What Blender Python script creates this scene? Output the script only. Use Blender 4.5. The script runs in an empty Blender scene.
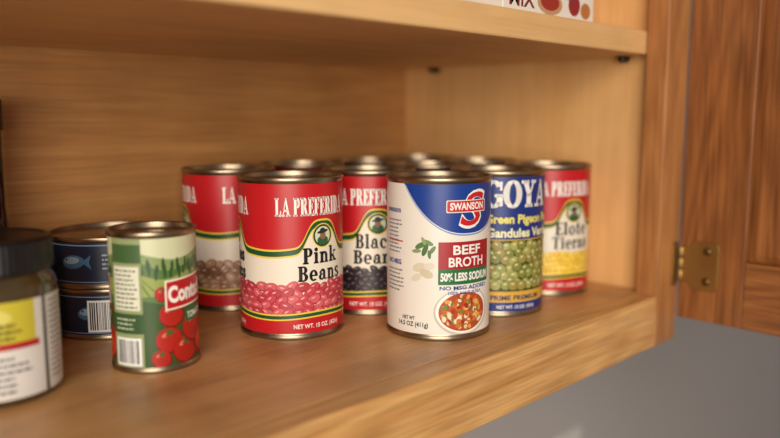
import bpy, bmesh, math, random
from mathutils import Vector, Matrix
from mathutils.geometry import tessellate_polygon
random.seed(7)
scene = bpy.context.scene
coll = scene.collection
scene.view_settings.view_transform = 'Standard'

# ------------------------------------------------------------------ materials
def new_mat(name):
    m = bpy.data.materials.new(name); m.use_nodes = True
    nt = m.node_tree
    return m, nt, nt.nodes['Principled BSDF']

_paint = {}
def srgb(c):
    return tuple(((x/255)/12.92 if x/255 <= 0.04045 else ((x/255+0.055)/1.055)**2.4) for x in c)

def paint(col, rough=0.38):
    key = (col, rough)
    if key in _paint: return _paint[key]
    m, nt, b = new_mat('printed_ink')
    b.inputs['Base Color'].default_value = (*srgb(col), 1)
    n = nt.nodes.new('ShaderNodeTexNoise'); n.inputs['Scale'].default_value = 60
    r = nt.nodes.new('ShaderNodeMapRange')
    r.inputs['To Min'].default_value = rough-0.05; r.inputs['To Max'].default_value = rough+0.06
    tc = nt.nodes.new('ShaderNodeTexCoord')
    nt.links.new(tc.outputs['Object'], n.inputs['Vector'])
    nt.links.new(n.outputs['Fac'], r.inputs['Value'])
    nt.links.new(r.outputs['Result'], b.inputs['Roughness'])
    _paint[key] = m
    return m

def metal(name, col, rough=0.3):
    m, nt, b = new_mat(name)
    b.inputs['Metallic'].default_value = 1
    b.inputs['Base Color'].default_value = (*srgb(col), 1)
    tc = nt.nodes.new('ShaderNodeTexCoord')
    n = nt.nodes.new('ShaderNodeTexNoise'); n.inputs['Scale'].default_value = 90; n.inputs['Detail'].default_value = 4
    r = nt.nodes.new('ShaderNodeMapRange')
    r.inputs['To Min'].default_value = rough-0.08; r.inputs['To Max'].default_value = rough+0.12
    nt.links.new(tc.outputs['Object'], n.inputs['Vector'])
    nt.links.new(n.outputs['Fac'], r.inputs['Value'])
    nt.links.new(r.outputs['Result'], b.inputs['Roughness'])
    return m

def wood(name, light, dark, axis='X', rough=0.45, fine=0.35, blot=0.2, stretch=(5, 70), rings=0.0, bump=0.08, spec=0.5):
    m, nt, b = new_mat(name)
    L = nt.links.new; N = nt.nodes.new
    tc = N('ShaderNodeTexCoord')
    def mapping(a, p):
        mp = N('ShaderNodeMapping')
        mp.inputs['Scale'].default_value = tuple(a if ax == axis else p for ax in 'XYZ')
        L(tc.outputs['Object'], mp.inputs['Vector']); return mp
    mp = mapping(*stretch)
    n1 = N('ShaderNodeTexNoise'); n1.inputs['Scale'].default_value = 1.0; n1.inputs['Detail'].default_value = 6
    n1.inputs['Distortion'].default_value = 0.8
    L(mp.outputs[0], n1.inputs['Vector'])
    ramp = N('ShaderNodeValToRGB')
    ramp.color_ramp.elements[0].position = 0.3; ramp.color_ramp.elements[0].color = (*srgb(dark), 1)
    ramp.color_ramp.elements[1].position = 0.7; ramp.color_ramp.elements[1].color = (*srgb(light), 1)
    fac = n1.outputs['Fac']
    if rings > 0:
        mp3 = mapping(2.0, 13)
        n3 = N('ShaderNodeTexNoise'); n3.inputs['Scale'].default_value = 1.0; n3.inputs['Detail'].default_value = 1.5
        L(mp3.outputs[0], n3.inputs['Vector'])
        mu = N('ShaderNodeMath'); mu.operation = 'MULTIPLY'; mu.inputs[1].default_value = 95
        L(n3.outputs['Fac'], mu.inputs[0])
        fr = N('ShaderNodeMath'); fr.operation = 'SINE'; L(mu.outputs[0], fr.inputs[0])
        fr2 = N('ShaderNodeMapRange'); fr2.inputs['From Min'].default_value = -1; fr2.inputs['To Min'].default_value = 0.2; fr2.inputs['To Max'].default_value = 0.8
        L(fr.outputs[0], fr2.inputs['Value'])
        mx = N('ShaderNodeMix'); mx.data_type = 'FLOAT'; mx.inputs[0].default_value = rings
        L(fac, mx.inputs[2]); L(fr2.outputs[0], mx.inputs[3])
        fac = mx.outputs[0]
    L(fac, ramp.inputs['Fac'])
    mp2 = mapping(18, 420)
    n2 = N('ShaderNodeTexNoise'); n2.inputs['Scale'].default_value = 1.0; n2.inputs['Detail'].default_value = 3
    L(mp2.outputs[0], n2.inputs['Vector'])
    r2 = N('ShaderNodeMapRange'); r2.inputs['From Min'].default_value = 0.35; r2.inputs['From Max'].default_value = 0.6
    r2.inputs['To Min'].default_value = 1-fine; r2.inputs['To Max'].default_value = 1.0
    L(n2.outputs['Fac'], r2.inputs['Value'])
    n4 = N('ShaderNodeTexNoise'); n4.inputs['Scale'].default_value = 14; n4.inputs['Detail'].default_value = 6
    L(tc.outputs['Object'], n4.inputs['Vector'])
    r4 = N('ShaderNodeMapRange'); r4.inputs['From Min'].default_value = 0.38; r4.inputs['From Max'].default_value = 0.56
    r4.inputs['To Min'].default_value = 1-blot; r4.inputs['To Max'].default_value = 1.0
    L(n4.outputs['Fac'], r4.inputs['Value'])
    m1 = N('ShaderNodeMath'); m1.operation = 'MULTIPLY'; L(r2.outputs[0], m1.inputs[0]); L(r4.outputs[0], m1.inputs[1])
    vm = N('ShaderNodeVectorMath'); vm.operation = 'SCALE'
    L(ramp.outputs['Color'], vm.inputs[0]); L(m1.outputs[0], vm.inputs['Scale'])
    L(vm.outputs[0], b.inputs['Base Color'])
    b.inputs['Roughness'].default_value = rough
    b.inputs['Specular IOR Level'].default_value = spec
    bp = N('ShaderNodeBump'); bp.inputs['Strength'].default_value = bump; bp.inputs['Distance'].default_value = 0.001
    L(n2.outputs['Fac'], bp.inputs['Height']); L(bp.outputs[0], b.inputs['Normal'])
    return m

steel = metal('can_steel', (160, 144, 122), 0.32)
brass = metal('aged_brass', (172, 138, 84), 0.42)
screwm = metal('screw_brass', (120, 94, 58), 0.4)
pinm = metal('dark_pin_metal', (90, 80, 70), 0.4)
W_floor = wood('birch_shelf_board', (232, 180, 120), (208, 152, 94), 'X', 0.36, 0.12, 0.28, (4, 45))
W_back = wood('birch_back_panel', (210, 154, 92), (190, 132, 74), 'X', 0.5, 0.18, 0.12, (4, 60))
W_side = wood('birch_side_panel', (238, 188, 124), (226, 172, 108), 'Z', 0.5, 0.06, 0.08, (4, 50))
W_shelf = wood('birch_upper_shelf', (242, 198, 138), (230, 182, 122), 'X', 0.5, 0.06, 0.08, (4, 50))
W_rail = wood('oak_rail', (244, 192, 124), (212, 152, 88), 'X', 0.4, 0.28, 0.06, (5, 90), 0.3)
W_stile = wood('oak_stile', (200, 138, 80), (172, 110, 60), 'Z', 0.4, 0.25, 0.06, (5, 90), 0.25)
W_doorv = wood('oak_door_vertical', (170, 106, 54), (128, 74, 34), 'Z', 0.42, 0.34, 0.10, (6, 110), 0.3)
W_doorh = wood('oak_door_horizontal', (174, 110, 56), (134, 78, 36), 'Y', 0.42, 0.34, 0.10, (6, 110), 0.3)

# ------------------------------------------------------------------ mesh helpers
def link(o, parent=None):
    coll.objects.link(o)
    if parent is not None: o.parent = parent
    return o

def empty(name, loc, rotz=0, parent=None):
    o = bpy.data.objects.new(name, None); o.location = loc; o.rotation_euler = (0, 0, rotz)
    o.empty_display_size = 0.02
    return link(o, parent)

def tag(o, label, category, group=None):
    o['label'] = label; o['category'] = category
    if group: o['group'] = group

def bm_box(bm, x, y, z, mi=0):
    vs = [bm.verts.new((a, b, c)) for a in x for b in y for c in z]
    for idx in ((0,1,3,2),(4,6,7,5),(0,4,5,1),(2,3,7,6),(0,2,6,4),(1,5,7,3)):
        f = bm.faces.new([vs[i] for i in idx]); f.material_index = mi
    return vs

def finish(bm, name, mats, parent=None, bevel=0, loc=(0,0,0), smooth=False, segs=2):
    bmesh.ops.recalc_face_normals(bm, faces=bm.faces[:])
    me = bpy.data.meshes.new(name); bm.to_mesh(me); bm.free()
    for m in (mats if isinstance(mats, (list, tuple)) else [mats]): me.materials.append(m)
    o = bpy.data.objects.new(name, me); o.location = loc
    link(o, parent)
    if bevel:
        md = o.modifiers.new('bevel', 'BEVEL'); md.width = bevel; md.segments = segs; md.limit_method = 'ANGLE'
    if smooth:
        me.shade_smooth(); me.set_sharp_from_angle(angle=math.radians(40))
    return o

def box(name, x, y, z, mat, parent=None, bevel=0.0008):
    bm = bmesh.new(); bm_box(bm, x, y, z)
    return finish(bm, name, mat, parent, bevel)

def revolve_bm(bm, prof, seg=96, mi=0, center=(0,0)):
    rings = []
    for r, z in prof:
        if r < 1e-7:
            rings.append([bm.verts.new((center[0], center[1], z))])
        else:
            rings.append([bm.verts.new((center[0]+r*math.sin(2*math.pi*i/seg), center[1]-r*math.cos(2*math.pi*i/seg), z)) for i in range(seg)])
    for a, b in zip(rings[:-1], rings[1:]):
        for i in range(seg):
            j = (i+1) % seg
            if len(a) == 1 and len(b) == 1: continue
            if len(a) == 1: f = bm.faces.new((a[0], b[j], b[i]))
            elif len(b) == 1: f = bm.faces.new((a[i], a[j], b[0]))
            else: f = bm.faces.new((a[i], a[j], b[j], b[i]))
            f.material_index = mi; f.smooth = True

def lathe(name, prof_mm, mat, parent=None, seg=96, angle=40):
    bm = bmesh.new(); revolve_bm(bm, [(r/1000, z/1000) for r, z in prof_mm], seg)
    me = bpy.data.meshes.new(name); bm.to_mesh(me); bm.free()
    me.materials.append(mat); me.shade_smooth(); me.set_sharp_from_angle(angle=math.radians(angle))
    o = bpy.data.objects.new(name, me)
    return link(o, parent)

# ------------------------------------------------------------------ label artwork engine (mm on a cylinder or plane)
_textcache = {}
def text_tris(s, bold):
    key = (s, bold)
    if key in _textcache: return _textcache[key]
    cu = bpy.data.curves.new('t', 'FONT'); cu.body = s; cu.size = 1; cu.offset = bold; cu.resolution_u = 3
    cu.fill_mode = 'FRONT'
    o = bpy.data.objects.new('t', cu); coll.objects.link(o)
    bpy.context.view_layer.update()
    dg = bpy.context.evaluated_depsgraph_get()
    me = bpy.data.meshes.new_from_object(o.evaluated_get(dg))
    me.calc_loop_triangles()
    vs = [(v.co.x, v.co.y) for v in me.vertices]
    tr = [tuple(vs[i] for i in t.vertices) for t in me.loop_triangles]
    bpy.data.objects.remove(o); bpy.data.curves.remove(cu); bpy.data.meshes.remove(me)
    xs = [v[0] for v in vs]
    _textcache[key] = (tr, min(xs), max(xs)); return _textcache[key]

# bold serif letters built from convex pieces, cap height 1
def glyph(ch):
    P = []; T = .23; t = .085; s = .07
    X = .70  # x-height
    def R(x0, x1, y0, y1): P.append([(x0,y0),(x1,y0),(x1,y1),(x0,y1)])
    def stem(x): R(x, x+T, 0, 1); R(x-s, x+T+s, 0, t); R(x-s, x+T+s, 1-t, 1)
    def bowl(cx, cy, rx, ry, ix, iy, a0, a1, n=14):
        for i in range(n):
            a = math.radians(a0+(a1-a0)*i/n); b = math.radians(a0+(a1-a0)*(i+1)/n)
            P.append([(cx+ix*math.cos(a), cy+iy*math.sin(a)), (cx+rx*math.cos(a), cy+ry*math.sin(a)),
                      (cx+rx*math.cos(b), cy+ry*math.sin(b)), (cx+ix*math.cos(b), cy+iy*math.sin(b))])
    def lstem(x, h, foot=True):
        R(x, x+T*.9, 0, h); R(x-s, x+.02, h-t, h)
        if foot: R(x-s, x+T*.9+s*.8, 0, t)
    if ch == ' ': return [], .22
    if ch == 'I': stem(s); return P, T+2*s
    if ch == 'L':
        stem(s); R(s, .60, 0, t); P.append([(.50,t),(.60,0),(.60,.30),(.56,.30)]); return P, .61
    if ch in 'EF':
        stem(s); R(s, .58, 1-t, 1); P.append([(.48,1-t),(.54,.74),(.58,.74),(.58,1)]); R(s+T, .46, .48, .48+t); R(.42,.47,.38,.67)
        if ch == 'E': R(s, .60, 0, t); P.append([(.50,t),(.60,0),(.60,.30),(.56,.30)])
        return P, .60
    if ch == 'T':
        R(.26,.26+T,0,1); R(.26-s,.26+T+s,0,t); R(0,.75,1-t,1); P.append([(0,1),(0,.72),(.05,.72),(.10,1)]); P.append([(.75,1),(.75,.72),(.70,.72),(.65,1)]); return P, .75
    if ch in 'PRB':
        stem(s); cy = .725 if ch == 'P' else .75; ry = 1-cy
        R(s+T, .38, 1-t, 1); R(s+T, .38, cy-ry, cy-ry+t)
        bowl(.38, cy, .27, ry, .06, ry-t, -90, 90)
        if ch == 'P': return P, .66
        if ch == 'B':
            R(s+T, .38, 0, t); bowl(.38, .27, .32, .27, .09, .27-t, -90, 90); return P, .71
        P.append([(.34,.50),(.52,0),(.76,0),(.54,.50)]); R(.48,.78,0,t); return P, .76
    if ch == 'D':
        stem(s); R(s+T, .36, 1-t, 1); R(s+T, .36, 0, t); bowl(.34, .5, .38, .5, .14, .5-t, -90, 90, 18); return P, .73
    if ch == 'A':
        P.append([(.10,0),(.18,0),(.43,.86),(.38,1)]); P.append([(.38,1),(.56,0),(.80,0),(.50,1)])
        R(.22,.60,.27,.27+t); R(0,.27,0,t); R(.49,.87,0,t); return P, .86
    if ch == 'O':
        bowl(.43, .5, .43, .52, .19, .44, 0, 360, 32); return P, .86
    if ch == 'G':
        bowl(.43, .5, .43, .52, .19, .44, 40, 320, 26); R(.60,.82,.06,.44); R(.50,.88,.40,.48); R(.74,.80,.66,.96); return P, .88
    if ch == 'Y':
        P.append([(.06,1),(.31,.40),(.50,.45),(.32,1)]); P.append([(.64,1),(.42,.45),(.50,.42),(.74,1)])
        R(.29,.52,0,.47); R(.21,.60,0,t); R(0,.38,1-t,1); R(.56,.82,1-t,1); return P, .80
    if ch == 'i': lstem(s, X); bowl(s+.10, .88, .12, .12, 0, 0, 0, 360, 12); return P, .35
    if ch == 'l': lstem(s, 1.02); return P, .35
    if ch in 'nh':
        lstem(s, X if ch == 'n' else 1.02); bowl(.36, X-.26, .27, .27, .07, .16, 0, 160, 10); R(.43,.63,0,X-.25); R(.38,.69,0,t); return P, .70
    if ch == 'r':
        lstem(s, X); bowl(.36, X-.2, .14, .21, .0, .10, 50, 170, 6); bowl(.42, X-.12, .09, .10, 0, 0, 0, 360, 10); return P, .52
    if ch == 'k':
        lstem(s, 1.02); P.append([(.26,.30),(.50,X-t),(.60,X-t),(.30,.26)]); R(.42,.68,X-t,X)
        P.append([(.30,.42),(.44,.46),(.70,0),(.47,0)]); R(.42,.76,0,t); return P, .74
    if ch == 'o': bowl(.32, X/2, .32, X/2+.02, .12, X/2-.07, 0, 360, 24); return P, .64
    if ch in 'ec':
        bowl(.32, X/2, .31, X/2+.02, .11, X/2-.07, 35 if ch == 'c' else 0, 315, 22)
        if ch == 'e': R(.18,.62,X/2-.04,X/2+.04)
        else: bowl(.50, X-.18, .09, .10, 0, 0, 0, 360, 10)
        return P, .63
    if ch == 'a':
        R(.36,.56,.06,X-.20); bowl(.34, X-.24, .22, .26, .03, .17, 0, 150, 10); bowl(.16, X-.20, .09, .09, 0,0,0,360,10)
        bowl(.26, .20, .25, .21, .06, .13, 60, 330, 14); R(.50,.66,0,t); return P, .66
    if ch == 's':
        bowl(.27, X-.19, .24, .21, .05, .12, 30, 250, 12); bowl(.27, .19, .26, .21, .06, .12, -150, 70, 12)
        P.append([(.06,.52),(.16,.58),(.50,.20),(.38,.12)]); R(.44,.49,X-.24,X); R(.03,.08,0,.24); return P, .55
    if ch == 't': R(.10,.31,.04,.94); R(0,.44,X-t,X); R(.14,.46,0,.10); return P, .47
    if ch == 'd':
        R(.42,.62,0,1.02); R(.34,.44,1.02-t,1.02); R(.60,.70,0,t); bowl(.34, X/2, .32, X/2+.02, .12, X/2-.07, 60, 300, 20); return P, .70
    return [], .3

def clip(poly, u, keep_greater):
    out = []; n = len(poly)
    for i in range(n):
        a = poly[i]; b = poly[(i+1) % n]
        ia = (a[0] >= u) if keep_greater else (a[0] <= u)
        ib = (b[0] >= u) if keep_greater else (b[0] <= u)
        if ia: out.append(a)
        if ia != ib:
            t = (u-a[0])/(b[0]-a[0]); out.append((u, a[1]+t*(b[1]-a[1])))
    return out

class Art:
    def __init__(s, R, N=96, flat=False):
        s.R = R; s.N = N; s.step = 2*math.pi*R/N; s.flat = flat
        s.v = []; s.n = []; s.f = []; s.m = []; s.mats = []; s.keys = {}; s.lv = 0; s.base = 0.06
    def mi(s, col):
        if col not in s.keys:
            s.keys[col] = len(s.mats); s.mats.append(paint(col))
        return s.keys[col]
    def pt(s, u, v, k, off):
        if s.flat: return (u/1000, -(off)/1000, v/1000), (0, -1, 0)
        r = (s.R+off)
        t = u/s.step-k
        a0 = k*s.step/s.R; a1 = (k+1)*s.step/s.R
        x = r*((1-t)*math.sin(a0)+t*math.sin(a1)); y = -r*((1-t)*math.cos(a0)+t*math.cos(a1))
        a = u/s.R
        return (x/1000, y/1000, v/1000), (math.sin(a), -math.cos(a), 0)
    def convex(s, poly, mi, lv):
        ar = 0
        for i in range(len(poly)):
            a = poly[i]; b = poly[(i+1) % len(poly)]; ar += a[0]*b[1]-b[0]*a[1]
        if ar < 0: poly = poly[::-1]
        off = s.base+lv*0.0012
        us = [p[0] for p in poly]
        if s.flat:
            rng = [0]
        else:
            rng = range(math.floor(min(us)/s.step+1e-9), math.floor(max(us)/s.step-1e-9)+1)
        for k in rng:
            q = poly
            if not s.flat:
                if min(us) < k*s.step: q = clip(q, k*s.step, True)
                if len(q) >= 3 and max(us) > (k+1)*s.step: q = clip(q, (k+1)*s.step, False)
            if len(q) < 3: continue
            i0 = len(s.v)
            for p in q:
                c, nn = s.pt(p[0], p[1], k, off); s.v.append(c); s.n.append(nn)
            s.f.append(list(range(i0, i0+len(q)))); s.m.append(mi)
    def up(s, lv):
        if lv is None: s.lv += 1; return s.lv
        return lv
    def poly(s, pts, col, lv=None):
        lv = s.up(lv); mi = s.mi(col)
        tr = tessellate_polygon([[Vector((p[0], p[1], 0)) for p in pts]])
        for t in tr: s.convex([pts[i] for i in t], mi, lv)
    def rect(s, u0, u1, v0, v1, col, lv=None):
        s.convex([(u0,v0),(u1,v0),(u1,v1),(u0,v1)], s.mi(col), s.up(lv))
    def rrect(s, u0, u1, v0, v1, r, col):
        pts = []
        for cx, cy, a0 in ((u1-r,v0+r,-90),(u1-r,v1-r,0),(u0+r,v1-r,90),(u0+r,v0+r,180)):
            for k in range(5):
                a = math.radians(a0+k*22.5); pts.append((cx+r*math.cos(a), cy+r*math.sin(a)))
        s.convex(pts, s.mi(col), s.up(None))
    def ell(s, u, v, rx, ry, col, rot=0, lv=None, n=16, vmin=None, vmax=None):
        c, sn = math.cos(rot), math.sin(rot); pts = []
        for i in range(n):
            a = 2*math.pi*i/n; x = rx*math.cos(a); y = ry*math.sin(a)
            pts.append((u+x*c-y*sn, v+x*sn+y*c))
        if vmin is not None: pts = [(p[0], max(p[1], vmin)) for p in pts]
        if vmax is not None: pts = [(p[0], min(p[1], vmax)) for p in pts]
        s.convex(pts, s.mi(col), s.up(lv))
    def ribbon(s, lo, hi, u0, u1, col, lv=None, n=60):
        lv = s.up(lv); mi = s.mi(col)
        for i in range(n):
            a = u0+(u1-u0)*i/n; b = u0+(u1-u0)*(i+1)/n
            if hi(a)-lo(a) < 1e-4 and hi(b)-lo(b) < 1e-4: continue
            s.convex([(a,lo(a)),(b,lo(b)),(b,hi(b)),(a,hi(a))], mi, lv)
    def text(s, t, uc, vb, h, col, width=None, bold=0.0, align='C', slant=0, rot=0):
        tr, x0, x1 = text_tris(t, bold)
        sy = h/0.73; sx = (width/(x1-x0)) if width else sy
        lv = s.up(None); mi = s.mi(col)
        o = {'C': (x0+x1)/2, 'L': x0, 'R': x1}[align]
        cr, sr = math.cos(rot), math.sin(rot)
        for tri in tr:
            P = []
            for x, y in tri:
                uu = (x-o)*sx+slant*y*sy; vv = y*sy
                P.append((uc+uu*cr-vv*sr, vb+uu*sr+vv*cr))
            s.convex(P, mi, lv)
    def serif(s, t, uc, vb, h, width, col, grow=0.0, gap=.07, bend=None):
        items = []; x = 0
        for ch in t:
            P, w = glyph(ch); items.append((x, P)); x += w+gap
        tot = x-gap; sx = (width/tot) if width else h
        mi = s.mi(col); lv = s.up(None)
        for x0, P in items:
            for q in P:
                cx = sum(p[0] for p in q)/len(q); cy = sum(p[1] for p in q)/len(q)
                out = []
                for p in q:
                    uu = uc+(x0+p[0]-tot/2)*sx; vv = vb+p[1]*h
                    if grow:
                        uu += math.copysign(grow, p[0]-cx); vv += math.copysign(grow, p[1]-cy)
                    if bend: vv += bend(uu)
                    out.append((uu, vv))
                s.convex(out, mi, lv)
    def bars(s, u0, u1, v0, v1, col=(25,25,28), bg=(240,240,236)):
        s.rect(u0-1.5, u1+1.5, v0-1.5, v1+1.5, bg)
        lv = s.up(None); u = u0; rnd = random.Random(5)
        while u < u1-0.6:
            w = rnd.choice([0.3,0.5,0.9]); s.rect(u, min(u+w,u1), v0, v1, col, lv); u += w+rnd.choice([0.3,0.5,0.8])
    def lines(s, u0, u1, v1, n, pitch, th, col, seed=1):
        rnd = random.Random(seed); lv = s.up(None)
        for i in range(n):
            v = v1-i*pitch; u = u0; ue = u1-(u1-u0)*rnd.random()*0.25
            while u < ue:
                w = rnd.uniform(1.2, 4); s.rect(u, min(u+w, ue), v, v+th, col, lv); u += w+0.7
    def pile(s, u0, u1, v0, v1, rx, ry, cols, edge, hi, seed=1, tilt=0.7):
        rnd = random.Random(seed); b = s.lv+1
        px = rx*1.5; py = ry*1.35
        rows = int((v1-v0)/py)+1; nc = int((u1-u0)/px)
        for r in range(rows):
            for c in range(nc):
                u = u0+(c+0.5+(0.5 if r % 2 else 0))*(u1-u0)/nc+rnd.uniform(-.2,.2)*rx
                v = v1-ry-(r)*py+rnd.uniform(-.3,.3)*ry
                if v-ry < v0: v = v0+ry
                L = b+(r*3+(c % 3))*3; a = rnd.uniform(-tilt, tilt)
                k = rnd.uniform(.88, 1.1)
                s.ell(u, v, rx*k, ry*k, edge, a, L, 14)
                s.ell(u-0.03*rx, v+0.08*ry, rx*k*.90, ry*k*.86, rnd.choice(cols), a, L+1, 14)
                s.ell(u-0.15*rx, v+0.36*ry, rx*.34, ry*.18, hi, a, L+2, 8)
        s.lv = b+rows*9+12
    def build(s, name, parent=None):
        me = bpy.data.meshes.new(name); me.from_pydata(s.v, [], s.f)
        for m in s.mats: me.materials.append(m)
        me.polygons.foreach_set('material_index', s.m)
        me.shade_smooth()
        me.normals_split_custom_set_from_vertices(s.n)
        me.update()
        o = bpy.data.objects.new(name, me)
        return link(o, parent)

# ------------------------------------------------------------------ labels
RED=(196,26,34); GREEN=(24,84,48); YEL=(240,205,70); CREAM=(240,230,212); WHITE=(248,244,236); BLACK=(24,20,20)
RBODY = 36.5

def bean_label(line1, line2, sp1, sp2, kind):
    RB = RBODY; C = 2*math.pi*RB; P = C/3
    A = Art(RB)
    A.rect(-C/2, C/2, 4.2, 105.8, CREAM)
    def bd(u):
        q = (u+P/2) % P - P/2
        return 62+17*math.exp(-(q/13.5)**4)+1.5*math.cos(2*math.pi*q/P)
    A.ribbon(bd, lambda u: 105.8, -C/2, C/2, RED, n=192)
    A.ribbon(lambda u: bd(u)-4.6, lambda u: bd(u)+1.4, -C/2, C/2, YEL, n=192)
    A.ribbon(lambda u: bd(u)-3.4, lambda u: bd(u)+0.1, -C/2, C/2, GREEN, n=192)
    if kind == 'pink':
        A.pile(-C/2, C/2, 15, 39, 4.9, 3.2, [(206,72,84),(190,60,72),(218,98,104)], (138,34,46), (240,170,164), 3)
    elif kind == 'black':
        A.pile(-C/2, C/2, 15, 38, 4.2, 2.9, [(44,34,40),(56,44,48),(34,26,32)], (14,10,14), (120,108,112), 4)
    elif kind == 'pinto':
        A.pile(-C/2, C/2, 15, 40, 5.4, 3.7, [(164,118,92),(186,144,114),(140,94,70)], (80,46,32), (222,194,164), 5)
    else:
        A.pile(-C/2, C/2, 15, 38, 2.8, 3.0, [(246,206,60),(240,190,44),(250,218,90)], (196,140,24), (254,238,160), 6)
    lo = lambda u: 14.0+0.8*math.cos(2*math.pi*u/P)
    A.ribbon(lambda u: 4.2, lo, -C/2, C/2, RED, n=96)
    A.ribbon(lo, lambda u: lo(u)+4.4, -C/2, C/2, YEL, n=96)
    A.ribbon(lambda u: lo(u)+1.0, lambda u: lo(u)+3.3, -C/2, C/2, GREEN, n=96)
    for i in (-1, 0, 1):
        o = i*P
        a, b = (line1, line2) if i != -1 else (sp1, sp2)
        A.serif('LA PREFERIDA', o-6, 84.5, 12.2, 54, WHITE, .12)
        A.ell(o, 70.5, 8.4, 8.4, YEL, n=28); A.ell(o, 70.5, 7.6, 7.6, (20,60,36), n=28)
        A.ell(o, 70.5, 6.3, 6.3, (214,222,196), n=28)
        A.ell(o, 67.2, 4.6, 3.2, (40,96,60)); A.ell(o, 70.8, 2.4, 3.0, (150,100,70)); A.ell(o, 73.2, 4.6, 1.2, (30,44,34), 0.15)
        A.ell(o-.2, 74.0, 2.2, 1.8, (30,44,34))
        if i == -1:
            A.text(a, o-1, 52.2, 9.6, BLACK, 32, 0.04); A.text(b, o-1, 40.4, 9.6, BLACK, 34, 0.04)
        else:
            g = 0 if kind == 'corn' else .1
            A.serif(a, o-1, 51.8, 10.8, {4: 28, 5: 32, 6: 34}[len(a)], BLACK, g, gap=.09)
            A.serif(b, o-1, 40.0, 10.4, {4: 28, 5: 35, 6: 37}[len(b)], BLACK, g, gap=.09)
        A.text('NET WT. 15 OZ. (425g)', o-4, 7.6, 3.0, WHITE, 36, 0.02)
    return A

def broth_label():
    RB = RBODY; C = 2*math.pi*RB; A = Art(RB)
    BLUE=(22,62,148); W=(240,234,222)
    A.rect(-C/2, C/2, 4.2, 105.8, W)
    for o in (0, C/2):
        c = o+4
        def bb(u):
            q = abs(u-c)
            return 73+ (q/46)**2.4*34
        A.ribbon(lambda u: min(bb(u),105.8), lambda u: 105.8, c-46, c+46, BLUE, n=60)
        A.ribbon(lambda u: min(bb(u)-1.6,105.8), lambda u: min(bb(u)-.6,105.8), c-46, c+46, (120,150,200), n=60)
        A.text('S', c+1, 77.5, 25, (250,246,240), 18, 0.035, slant=0.3)
        A.text('S', c+1, 78.5, 23, (206,34,40), 16, 0.01, slant=0.3)
        A.rrect(c-16, c+16, 87, 95.4, 1.0, W); A.rrect(c-15.4, c+15.4, 87.6, 94.8, 1.0, (206,34,40))
        A.text('SWANSON', c, 89, 4.8, WHITE, 27, 0.035)
        for (du, dv, rr, a, col) in ((-33,65,4.5,.5,(92,128,72)),(-28,67,4,-.4,(120,150,92)),(-30,62,4.5,1.2,(84,118,66)),(-36,61,3.4,.1,(140,160,110)),(-25,62,3.5,.9,(108,140,84)),(-31,68,3,2,(150,170,118)),(-27,59,3,1.7,(96,130,76))):
            A.ell(c+du, dv, rr, rr*.4, col, a)
        for (du, dv, rr, a, col) in ((-34,50,5,.3,(222,210,184)),(-29,46,5,-.4,(214,200,172)),(-36,43,4,.5,(226,214,190)),(-27,51,4,.2,(228,218,196))):
            A.ell(c+du, dv, rr, rr*.6, col, a)
        A.ell(c-2, 19.5, 22, 16.5, (206,196,178), n=40, vmin=4.6); A.ell(c-2, 20, 20.6, 15.2, (250,246,238), n=40, vmin=4.8)
        A.ell(c-2, 19.5, 18.6, 13.4, (186,74,36), n=40)
        rnd = random.Random(11); L = A.lv
        for k in range(130):
            a = rnd.uniform(0, 6.28); r = math.sqrt(rnd.random())
            A.ell(c-2+r*16.5*math.cos(a), 19.5+r*11.4*math.sin(a), rnd.uniform(1.2,2.6), rnd.uniform(.9,1.7),
                  rnd.choice([(226,196,140),(240,226,190),(206,120,52),(206,96,40),(170,48,30),(150,92,52),(236,160,70),(120,132,52)]), rnd.uniform(0,3), L+1+k*.5, 9)
        A.lv = L+70
        A.rect(c-21, c+21, 49, 67.5, (172,28,38))
        A.text('BEEF', c, 59, 6.4, WHITE, 22, 0.025); A.text('BROTH', c, 50.8, 6.4, WHITE, 28, 0.025)
        A.rect(c-21, c+21, 38.5, 49, (40,112,62))
        A.text('50% LESS SODIUM', c, 41.2, 5.4, WHITE, 39, 0.045)
        A.text('NO MSG ADDED', c-1, 35.0, 2.6, BLUE, 38, 0.03)
        A.text('100% NATURAL*', c-1, 31.6, 2.2, BLUE, 26, 0.02)
        A.text('NET WT', c-42, 13.4, 2.6, (60,60,70), 10, 0.03); A.text('14.5 OZ (411g)', c-39, 9, 3.2, (60,60,70), 23, 0.03)
        A.text('swanson', c-57, 86, 4, BLUE, 16, 0.03)
        A.lines(c-64, c-48, 80, 9, 2.7, 1.0, (110,120,150), 3)
        A.text('NO MSG', c-56, 50.5, 3.4, BLUE, 15, 0.04)
        A.lines(c-64, c-46, 46, 6, 2.8, 1.0, (120,124,130), 4)
        A.rect(c-64, c-47, 66, 67, (200,60,60))
    return A

def peas_label():
    RB = RBODY; C = 2*math.pi*RB; A = Art(RB); P = C/3
    BLUE=(26,50,128); GOLD=(226,176,60)
    A.rect(-C/2, C/2, 4.2, 105.8, BLUE)
    for o in (-P, 0, P):
        A.serif('GOYA', o+1, 83.5, 19.5, 56, WHITE, 0.35, gap=.0)
        A.text('Green Pigeon Peas', o+7, 71.5, 6.6, (240,226,110), 66, 0.035)
        A.text('Gandules Verdes', o+7, 61.0, 6.8, (244,238,190), 64, 0.035)
    A.rect(-C/2, C/2, 18.5, 59.2, GOLD); A.rect(-C/2, C/2, 19.5, 58.4, (60,66,28))
    A.pile(-C/2, C/2, 19.8, 58.2, 4.4, 4.1, [(150,154,74),(132,136,60),(170,168,94),(156,142,70)], (70,70,28), (222,216,160), 9)
    A.rect(-C/2, C/2, 11.2, 18.4, GOLD)
    for o in (-P, 0, P):
        A.text('PRIME PREMIUM', o, 12.8, 4.0, (30,40,96), 42, 0.03)
        A.text('NET WT. 15 OZ. (425g)', o, 6.4, 2.6, WHITE, 32, 0.02)
    return A

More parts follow.
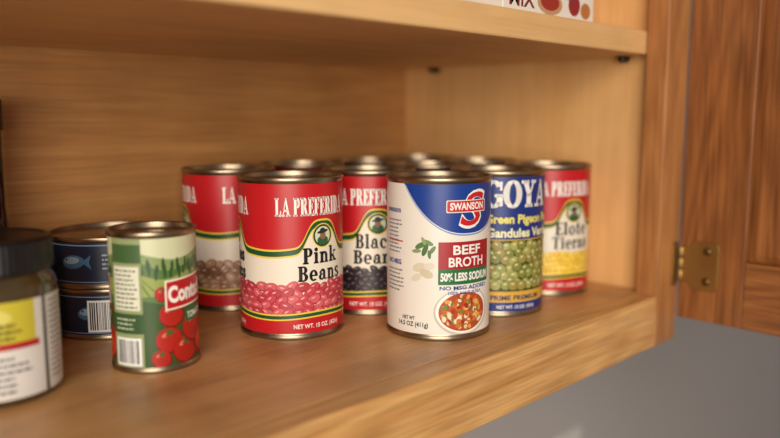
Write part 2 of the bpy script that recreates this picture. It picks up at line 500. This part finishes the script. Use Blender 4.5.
RPB = 25.6; HP = 84
def paste_label():
    RB = RPB; C = 2*math.pi*RB; A = Art(RB, 84); H0=3.6; H1=80.4
    A.rect(-C/2, C/2, H0, H1, (214,216,176))
    A.ribbon(lambda u: H0, lambda u: 70+2.5*math.sin(u/9), -C/2, C/2, (136,158,96), n=90)
    A.ribbon(lambda u: H0, lambda u: 64+3*math.sin(u/7+1), -C/2, C/2, (84,120,60), n=90)
    A.ribbon(lambda u: 46, lambda u: 58+2*math.sin(u/6+2), -C/2, C/2, (150,164,82), n=90)
    for k in range(-38, 38):
        A.ell(k*2.2+0.7*math.sin(k*3), 62+3*math.sin(k*1.7), 1.0, 2.2+2.4*abs(math.sin(k*2.3)), (50,82,40), 0, A.lv+1+(k % 3), 10)
    A.lv += 5
    for o in (-C/4, C/4, 0, C/2-4):
        for k in range(7):
            A.poly([(o-20+k*6, 46), (o-18.5+k*6, 46), (o-2+k*1.2, 58), (o-2.6+k*1.2, 58)], (98,128,54))
    A.ribbon(lambda u: H0, lambda u: 42+2*math.sin(u/8), -C/2, C/2, (56,84,38), n=90)
    for c in (0, C/2):
        for (du, dv, r) in ((-17,34,8),(16,36,7),(-19,19,8.5),(19,20,8.5),(-8,12,9.5),(8,13,9.5),(0,25,11),(-22,47,5),(-24,8,6),(-10,42,6)):
            A.ell(c+du, dv, r, r*.95, (120,18,14), n=24, vmin=H0); A.ell(c+du-.3, dv+.5, r*.92, r*.87, (180,36,26), n=24, vmin=H0)
            A.ell(c+du-.35*r, dv+.4*r, r*.22, r*.14, (226,120,96), .5)
            for j in range(5):
                A.ell(c+du+r*.18*math.cos(j*1.26), dv+r*.55+r*.13*math.sin(j*1.26), r*.24, r*.07, (60,96,40), j*1.26)
        A.ell(c+13, 14.5, 14, 10.5, (120,20,14), n=28, vmin=H0); A.ell(c+13, 15, 12.5, 9, (206,62,34), n=28); A.ell(c+12, 16, 8, 5.2, (222,92,48), n=24)
        A.poly([(c-21,37),(c+21,40),(c+21,58),(c-21,55)], (246,240,224)); A.poly([(c-20,38),(c+20,41),(c+20,57),(c-20,54)], (190,24,30))
        A.text('Contadina', c, 43, 9.6, WHITE, 38, 0.045, rot=0.07)
        A.poly([(c-8,28),(c+21,30),(c+21,38.6),(c-8,36.6)], (34,104,52))
        A.text('TOMATO PASTE', c+6.5, 31, 4, WHITE, 26, 0.03, rot=0.07)
    for c in (-C/4-1.5, C/4+1.5):
        A.rect(c-12.5, c+8, H0, H1, (150,160,112)); A.rect(c-12.5, c+8, 66, 77, (70,100,56))
        A.rect(c-11, c+6.5, 38, 64, (226,226,204)); A.lines(c-10, c+5.5, 61, 9, 2.7, .9, (70,84,60), 8)
        A.rect(c-12.5, c+8, 24, 36, (54,86,48)); A.lines(c-10, c+5, 32, 3, 2.8, 1, (200,210,180), 9)
        A.bars(c-9.5, c+5, 6, 20)
    return A

def fish_label(Rr, H):
    C = 2*math.pi*Rr; A = Art(Rr, 110)
    NAVY=(26,34,56)
    A.rect(-C/2, C/2, 3.4, H-3.4, NAVY)
    A.rect(-C/2, C/2, H-5.6, H-4.8, (120,150,190)); A.rect(-C/2, C/2, 4.6, 5.2, (120,150,190))
    for o in (-C/3, 0, C/3):
        A.ell(o-16, H/2+1, 8.5, 4.6, (70,112,150), .1, n=20)
        A.poly([(o-9.5,H/2+1),(o-3,H/2+6),(o-4.5,H/2+1),(o-3,H/2-4)], (70,112,150))
        A.ell(o-17, H/2+2, 6, 2.4, (150,176,196), .1, n=16); A.ell(o-21, H/2+2.4, .8, .8, (20,30,50))
        A.lines(o+4, o+22, H/2+5, 4, 3.0, 1.2, (150,160,180), 5)
    return A

# ------------------------------------------------------------------ cans
def can_geometry(Rs, Rb, H):
    body = [(0,1.6),(Rs-5,1.6),(Rs-4,1.2),(Rs-3.2,.3),(Rs-2.6,0),(Rs-.7,0),(Rs-.15,.25),(Rs,.8),(Rs,2.5),(Rs-.3,3.0),(Rb,3.7),
            (Rb,H-3.9),(Rs-.4,H-3.2),(Rs,H-2.7),(Rs,H-.8),(Rs-.2,H-.25),(Rs-.7,H)]
    lid = [(Rs-.7,H),(Rs-1.8,H),(Rs-2.3,H-.4),(Rs-2.6,H-3.6),(Rs-3.2,H-4.0),(Rs-5,H-4.0),(Rs-5.6,H-3.3),(Rs-8,H-3.3),(Rs-8.6,H-3.9),
           (Rs-10.5,H-3.9),(Rs-11.1,H-3.3),(Rs-13.5,H-3.3),(Rs-14.1,H-3.8),(Rs-16,H-3.8),(Rs-16.6,H-3.3),(0,H-3.3)]
    return body, lid

_meshes = {}
def make_can(name, loc, rot, art_key, art_fn, Rs, Rb, H, label, group):
    e = empty(name, (loc[0], loc[1], loc[2] if len(loc) > 2 else 0.0001), math.radians(rot))
    tag(e, label, 'can', group)
    gk = ('g', Rs, H)
    if gk not in _meshes:
        b, l = can_geometry(Rs, Rb, H)
        ob = lathe('can_body', b, steel, e); ol = lathe('lid', l, steel, e)
        _meshes[gk] = (ob, ol)
    else:
        for src in _meshes[gk]:
            c = src.copy(); c.parent = e; coll.objects.link(c)
    if art_key not in _meshes:
        _meshes[art_key] = art_fn().build('paper_label', e)
    else:
        c = _meshes[art_key].copy(); c.parent = e; coll.objects.link(c)
    return e

G = 'canned goods on the cabinet shelf'
S = (37.2, RBODY, 110)
pink = lambda: bean_label('Pink', 'Beans', 'Frijoles', 'Rosados', 'pink')
blk = lambda: bean_label('Black', 'Beans', 'Frijoles', 'Negros', 'black')
pin = lambda: bean_label('Pinto', 'Beans', 'Frijoles', 'Pintos', 'pinto')
corn = lambda: bean_label('Elote', 'Tierno', 'Whole', 'Corn', 'corn')
Lr = 'red and cream labelled steel can, '
make_can('bean_can', (-.2575,.1454), -2, 'pink', pink, *S, Lr+'pink beans picture', G)
make_can('broth_can', (-.1845,.0700), -22, 'broth', broth_label, *S, 'beef broth can, white and blue label, soup bowl picture', G)
make_can('peas_can', (-.1060,.0780), -26, 'peas', peas_label, *S, 'pigeon peas can with blue label beside the broth can', G)
make_can('corn_can', (-.0200,.0885), -18, 'corn', corn, *S, Lr+'yellow corn picture', G)
make_can('bean_can', (-.1745,.1525), -33, 'black', blk, *S, Lr+'black beans picture', G)
make_can('bean_can', (-.2465,.2410), 11, 'pinto', pin, *S, Lr+'brown pinto beans picture', G)
Lb = 'red and cream labelled can, mostly hidden among others'
for (x, y, r, k, fn) in ((-.167,.246,5,'pinto',pin),(-.089,.242,-20,'pink',pink),(-.013,.248,-30,'black',blk),(-.0945,.160,-12,'pink',pink),(-.0155,.1685,-15,'corn',corn)):
    make_can('bean_can', (x, y), r, k, fn, *S, Lb, G)
make_can('tomato_paste_can', (-.3655,.1424), 33, 'paste', paste_label, RPB+.8, RPB, HP, 'small tomato paste can, green landscape label with tomatoes', G)
F = (42.4, 41.6, 35)
fl = lambda: fish_label(41.6, 35)
def fl2():
    A = fish_label(41.6, 35); A.bars(-16, 4, 7, 26); return A
make_can('tuna_can', (-.347,.2413), -24, 'fish2', fl2, *F, 'flat navy-labelled tuna can with barcode, lower of stack', G)
make_can('tuna_can', (-.347,.2413,.0352), -38, 'fish', fl, *F, 'flat navy-labelled tuna can stacked on another', G)

# ------------------------------------------------------------------ jar
jar = empty('olive_jar', (-.4530,.1550,0.0001), math.radians(-16.6)); tag(jar, 'glass jar with black lid and white and yellow label', 'jar')
mg, nt, b = new_mat('dark_jar_glass')
b.inputs['Roughness'].default_value = 0.08; b.inputs['Coat Weight'].default_value = 0.6
nz = nt.nodes.new('ShaderNodeTexNoise'); nz.inputs['Scale'].default_value = 70
rp = nt.nodes.new('ShaderNodeValToRGB'); rp.color_ramp.elements[0].color = (.012,.008,.004,1); rp.color_ramp.elements[1].color = (.11,.07,.022,1)
tc = nt.nodes.new('ShaderNodeTexCoord'); nt.links.new(tc.outputs['Object'], nz.inputs['Vector'])
nt.links.new(nz.outputs['Fac'], rp.inputs['Fac']); nt.links.new(rp.outputs['Color'], b.inputs['Base Color'])
lathe('jar_body', [(0,2),(24,1),(27,0),(30,.6),(32,3),(32.3,6),(32.3,60),(31,64),(28.5,67),(28,70),(0,70)], mg, jar)
blackp = paint((20,18,20), 0.32)
bm = bmesh.new()
seg = 120
prof = [(28.6,68.5),(30.6,68.6),(31,70),(31,84.5),(30,86.6),(28,87),(26,86.2),(0,86.2)]
rings = []
for (r, z) in prof:
    if r == 0: rings.append([bm.verts.new((0,0,z/1000))]); continue
    rr = []
    for i in range(seg):
        q = r+(0.35 if (i % 2 and 69 < z < 85.5) else 0)
        a = 2*math.pi*i/seg; rr.append(bm.verts.new((q*math.sin(a)/1000, -q*math.cos(a)/1000, z/1000)))
    rings.append(rr)
for a_, b_ in zip(rings[:-1], rings[1:]):
    for i in range(seg):
        j = (i+1) % seg
        if len(b_) == 1: bm.faces.new((a_[i], a_[j], b_[0]))
        else: bm.faces.new((a_[i], a_[j], b_[j], b_[i]))
o = finish(bm, 'lid', blackp, jar); o['label'] = 'black ribbed screw lid'
A = Art(32.5, 90); C = 2*math.pi*32.5
A.rect(-C/2+30, C/2-30, 4.5, 56, (224,220,214))
A.rect(-50, 20, 34, 56, (204,190,60))
A.ell(-8, 48, 16, 5.5, (222,212,110), n=24); A.lines(-24, 14, 43, 3, 3.4, 1.6, (70,66,40), 12)
A.rect(-50, 22, 31, 34.5, (176,36,44))
A.lines(-30, 20, 25.5, 6, 3.5, 1.5, (100,100,104), 2)
A.rect(25, 27.5, 4.5, 56, (70,72,62)); A.lines(30, 43, 52, 15, 3.0, 1.1, (110,110,116), 6)
A.build('paper_label', jar)

# bottle behind jar
bottle = empty('sauce_bottle', (-.4195,.2665,0.0001)); tag(bottle, 'dark brown glass bottle with long neck behind the jar', 'bottle')
mb, nt, b = new_mat('dark_bottle_glass'); b.inputs['Roughness'].default_value = .1
nz = nt.nodes.new('ShaderNodeTexNoise'); nz.inputs['Scale'].default_value = 20
rp = nt.nodes.new('ShaderNodeValToRGB'); rp.color_ramp.elements[0].color = (.010,.005,.003,1); rp.color_ramp.elements[1].color = (.018,.009,.006,1)
nt.links.new(nz.outputs['Fac'], rp.inputs['Fac']); nt.links.new(rp.outputs['Color'], b.inputs['Base Color'])
lathe('bottle_body', [(0,2),(20,1),(25,0),(27,3),(27,52),(24,62),(16,70),(12.5,76),(11.5,90),(11.5,146),(0,146)], mb, bottle)
lathe('cap', [(11.6,141),(13,141),(13.2,142),(13.2,161),(12,162.5),(0,162.5)], blackp, bottle)

# ------------------------------------------------------------------ cabinet
cab = empty('kitchen_cabinet', (0,0,0)); tag(cab, 'light birch wall cabinet with oak face frame, door open', 'cabinet')
XL = -.80; YB = .308; ZT = .56; XW = .028; SX0 = .0145; SX1 = .0525; ZR = -.044
box('bottom_panel', (XL, XW), (.0191,YB), (-.015,0), W_floor, cab)
box('back_panel', (XL, SX1), (YB,YB+.006), (ZR,ZT), W_back, cab)
box('side_panel', (XW+.0001,SX1), (.0191,YB), (ZR,ZT), W_side, cab)
box('side_panel', (XL-.013,XL), (.0191,YB), (ZR,ZT), W_side, cab)
box('top_panel', (XL-.013,SX1), (0,YB+.006), (ZT,ZT+.015), W_shelf, cab)
box('face_frame_rail', (XL,SX0-.0002), (0,.019), (ZR,0), W_rail, cab, .0015)
box('face_frame_stile', (SX0,SX1), (0,.019), (ZR,ZT), W_stile, cab, .001)
box('face_frame_stile', (XL-.013,XL-.0002), (0,.019), (ZR,ZT), W_stile, cab, .0015)
ZS = .2012
box('shelf', (XL+.001, XW-.001), (.0200,YB-.001), (ZS,ZS+.019), W_shelf, cab, .0015)
for y in (.043, .26):
    bm = bmesh.new(); revolve_bm(bm, [(0,0),(.0025,0),(.0025,.011),(0,.011)], 16)
    bmesh.ops.rotate(bm, verts=bm.verts[:], matrix=Matrix.Rotation(math.radians(-90), 3, 'Y'))
    bmesh.ops.translate(bm, verts=bm.verts[:], vec=(XW, y, ZS-.0028))
    bm_box(bm, (XW-.011,XW-.001), (y-.005,y+.005), (ZS-.0014,ZS-.0003))
    finish(bm, 'shelf_pin', pinm, cab)

# door
DW=.42; DT=.019; Z0=-.024; Z1=.53; SW=.056
bm = bmesh.new()
bm_box(bm, (0,DT), (-SW,0), (Z0,Z1), 0)
bm_box(bm, (0,DT), (-DW,-DW+SW), (Z0,Z1), 0)
bm_box(bm, (0,DT), (-DW+SW,-SW), (Z0,Z0+SW), 1)
bm_box(bm, (0,DT), (-DW+SW,-SW), (Z1-SW,Z1), 1)
door = finish(bm, 'door', [W_doorv, W_doorh], cab, .001)
door.location = (SX1-.0010,-.0012,0); door.rotation_euler = (0,0,math.radians(-2))
bm = bmesh.new()
y0,y1,z0,z1 = -DW+SW+.0002,-SW-.0002,Z0+SW+.0002,Z1-SW-.0002
def ring(x, i): return [bm.verts.new(p) for p in ((x,y0+i,z0+i),(x,y1-i,z0+i),(x,y1-i,z1-i),(x,y0+i,z1-i))]
rs = [ring(.014,0), ring(.0075,0), ring(.0055,.006)]
for a_, b_ in zip(rs[:-1], rs[1:]):
    for i in range(4): bm.faces.new((a_[i], a_[(i+1)%4], b_[(i+1)%4], b_[i]))
bm.faces.new(rs[-1]); bm.faces.new(rs[0][::-1])
dp = finish(bm, 'door_panel', W_doorv, door)
bm = bmesh.new()
zc = .024
def plate(outline, x0, x1):
    a_ = [bm.verts.new((x0, p[0], p[1])) for p in outline]; b_ = [bm.verts.new((x1, p[0], p[1])) for p in outline]
    n = len(outline)
    bm.faces.new(a_); bm.faces.new(b_[::-1])
    for i in range(n): bm.faces.new((a_[i], a_[(i+1)%n], b_[(i+1)%n], b_[i]))
out = [(-.001,zc-.015),(-.010,zc-.015),(-.013,zc-.021)]
for k in range(5):
    t = math.radians(-90+k*22.5); out.append((-.030-.005*math.cos(t), zc-.016+.005*math.sin(t)))
for k in range(5):
    t = math.radians(k*22.5); out.append((-.030-.005*math.cos(t), zc+.016+.005*math.sin(t)))
out += [(-.013,zc+.021),(-.010,zc+.015),(-.001,zc+.015)]
plate(out, -.0016, -.0001)
for k in range(3):
    revolve_bm(bm, [(0,zc-.015+k*.0101),(.0022,zc-.015+k*.0101),(.0022,zc-.0053+k*.0101),(0,zc-.0053+k*.0101)], 20, center=(-.0024,-.0030))
finish(bm, 'hinge', brass, door, .0004)['label'] = 'aged brass cabinet hinge with screws'
for (y, z) in ((-.025,zc+.013),(-.025,zc-.013)):
    bm = bmesh.new()
    revolve_bm(bm, [(0,0),(.0036,0),(.0032,.0007),(.0018,.0012),(0,.0013)], 20)
    bmesh.ops.rotate(bm, verts=bm.verts[:], matrix=Matrix.Rotation(math.radians(-90), 3, 'Y'))
    bmesh.ops.translate(bm, verts=bm.verts[:], vec=(-.00165, y, z))
    finish(bm, 'hinge_screw', screwm, door)
box('hinge_leaf', (SX1-.013,SX1-.003), (-.0012,-.0001), (zc-.019,zc+.019), brass, cab, .0003)

# ------------------------------------------------------------------ carton on upper shelf
ZB = ZS+.0192
bx = empty('food_carton', (-.107,.032,ZB)); tag(bx, 'white cardboard food carton with dark red print on shelf', 'box')
box('carton_body', (-.058,.058), (0,.05), (0,.15), paint((232,226,216), .6), bx, .0008)
A = Art(1, flat=True)
A.rect(-57,57,1,60,(236,230,220))
A.text('MIX', -36, 5, 11, (120,40,40), 30, .02)
A.ell(-2, 10, 16, 8, (196,150,110)); A.ell(-2, 11, 12, 6, (160,50,40)); A.ell(30, 12, 8, 8, (150,40,46)); A.ell(46, 9, 7, 6, (190,120,60))
A.lines(-54, 54, 21, 3, 3, 1.2, (120,60,56), 3)
A.build('carton_print', bx)

# ------------------------------------------------------------------ wall, floor, outlet
mw, nt, b = new_mat('grey_wall_paint')
b.inputs['Roughness'].default_value = .7
n = nt.nodes.new('ShaderNodeTexNoise'); n.inputs['Scale'].default_value = 3
rp = nt.nodes.new('ShaderNodeValToRGB'); rp.color_ramp.elements[0].color = (*srgb((186,179,177)),1); rp.color_ramp.elements[1].color = (*srgb((192,186,183)),1)
nt.links.new(n.outputs['Fac'], rp.inputs['Fac']); nt.links.new(rp.outputs['Color'], b.inputs['Base Color'])
w = box('wall_back', (-2.5,2.5), (.3145,.40), (-1.4,1.6), mw, None, 0); w['kind'] = 'structure'
mf = wood('room_floor_wood', (150,110,74), (120,84,54), 'X', .5, .2, .1, (3, 20))
w = box('floor', (-2.5,2.5), (-3.2,.3144), (-1.45,-1.4), mf, None, 0); w['kind'] = 'structure'
oc = empty('outlet_cover', (.40,.3143,-.392)); tag(oc, 'white plastic wall outlet cover on grey wall', 'outlet')
wp = paint((225,222,216), .4)
box('cover_plate', (-.035,.035), (-.005,0), (-.057,.057), wp, oc, .002)
for z in (-.02,.02):
    box('socket', (-.016,.016), (-.0075,-.0051), (z-.014,z+.014), wp, oc, .003)

# ------------------------------------------------------------------ camera
cam = bpy.data.cameras.new('camera'); co = bpy.data.objects.new('camera', cam); coll.objects.link(co)
cam.sensor_width = 36; cam.lens = 750/780*36; cam.clip_start = .01; cam.clip_end = 20
co.location = (-.581,-.279,.15)
co.rotation_euler = (Matrix.Rotation(math.radians(-44.9),3,'Z') @ Matrix.Rotation(math.radians(90-7.75),3,'X')).to_euler()
cam.dof.use_dof = True; cam.dof.focus_distance = .50; cam.dof.aperture_fstop = 2.7
scene.camera = co

# ------------------------------------------------------------------ light
def area(name, loc, target, size, power, col):
    l = bpy.data.lights.new(name, 'AREA'); l.shape = 'RECTANGLE'; l.size = size[0]; l.size_y = size[1]; l.energy = power; l.color = col
    o = bpy.data.objects.new(name, l); coll.objects.link(o); o.location = loc
    d = Vector(target)-Vector(loc); o.rotation_euler = d.to_track_quat('-Z','Y').to_euler(); return o
area('room_window_light', (-1.75,-1.5,.46), (-.1,.15,.0), (1.4,1.4), 54, (1,.92,.81))
wd = bpy.data.worlds.new('World'); scene.world = wd; wd.use_nodes = True
wd.node_tree.nodes['Background'].inputs[0].default_value = (1,.95,.90,1)
wd.node_tree.nodes['Background'].inputs[1].default_value = .18
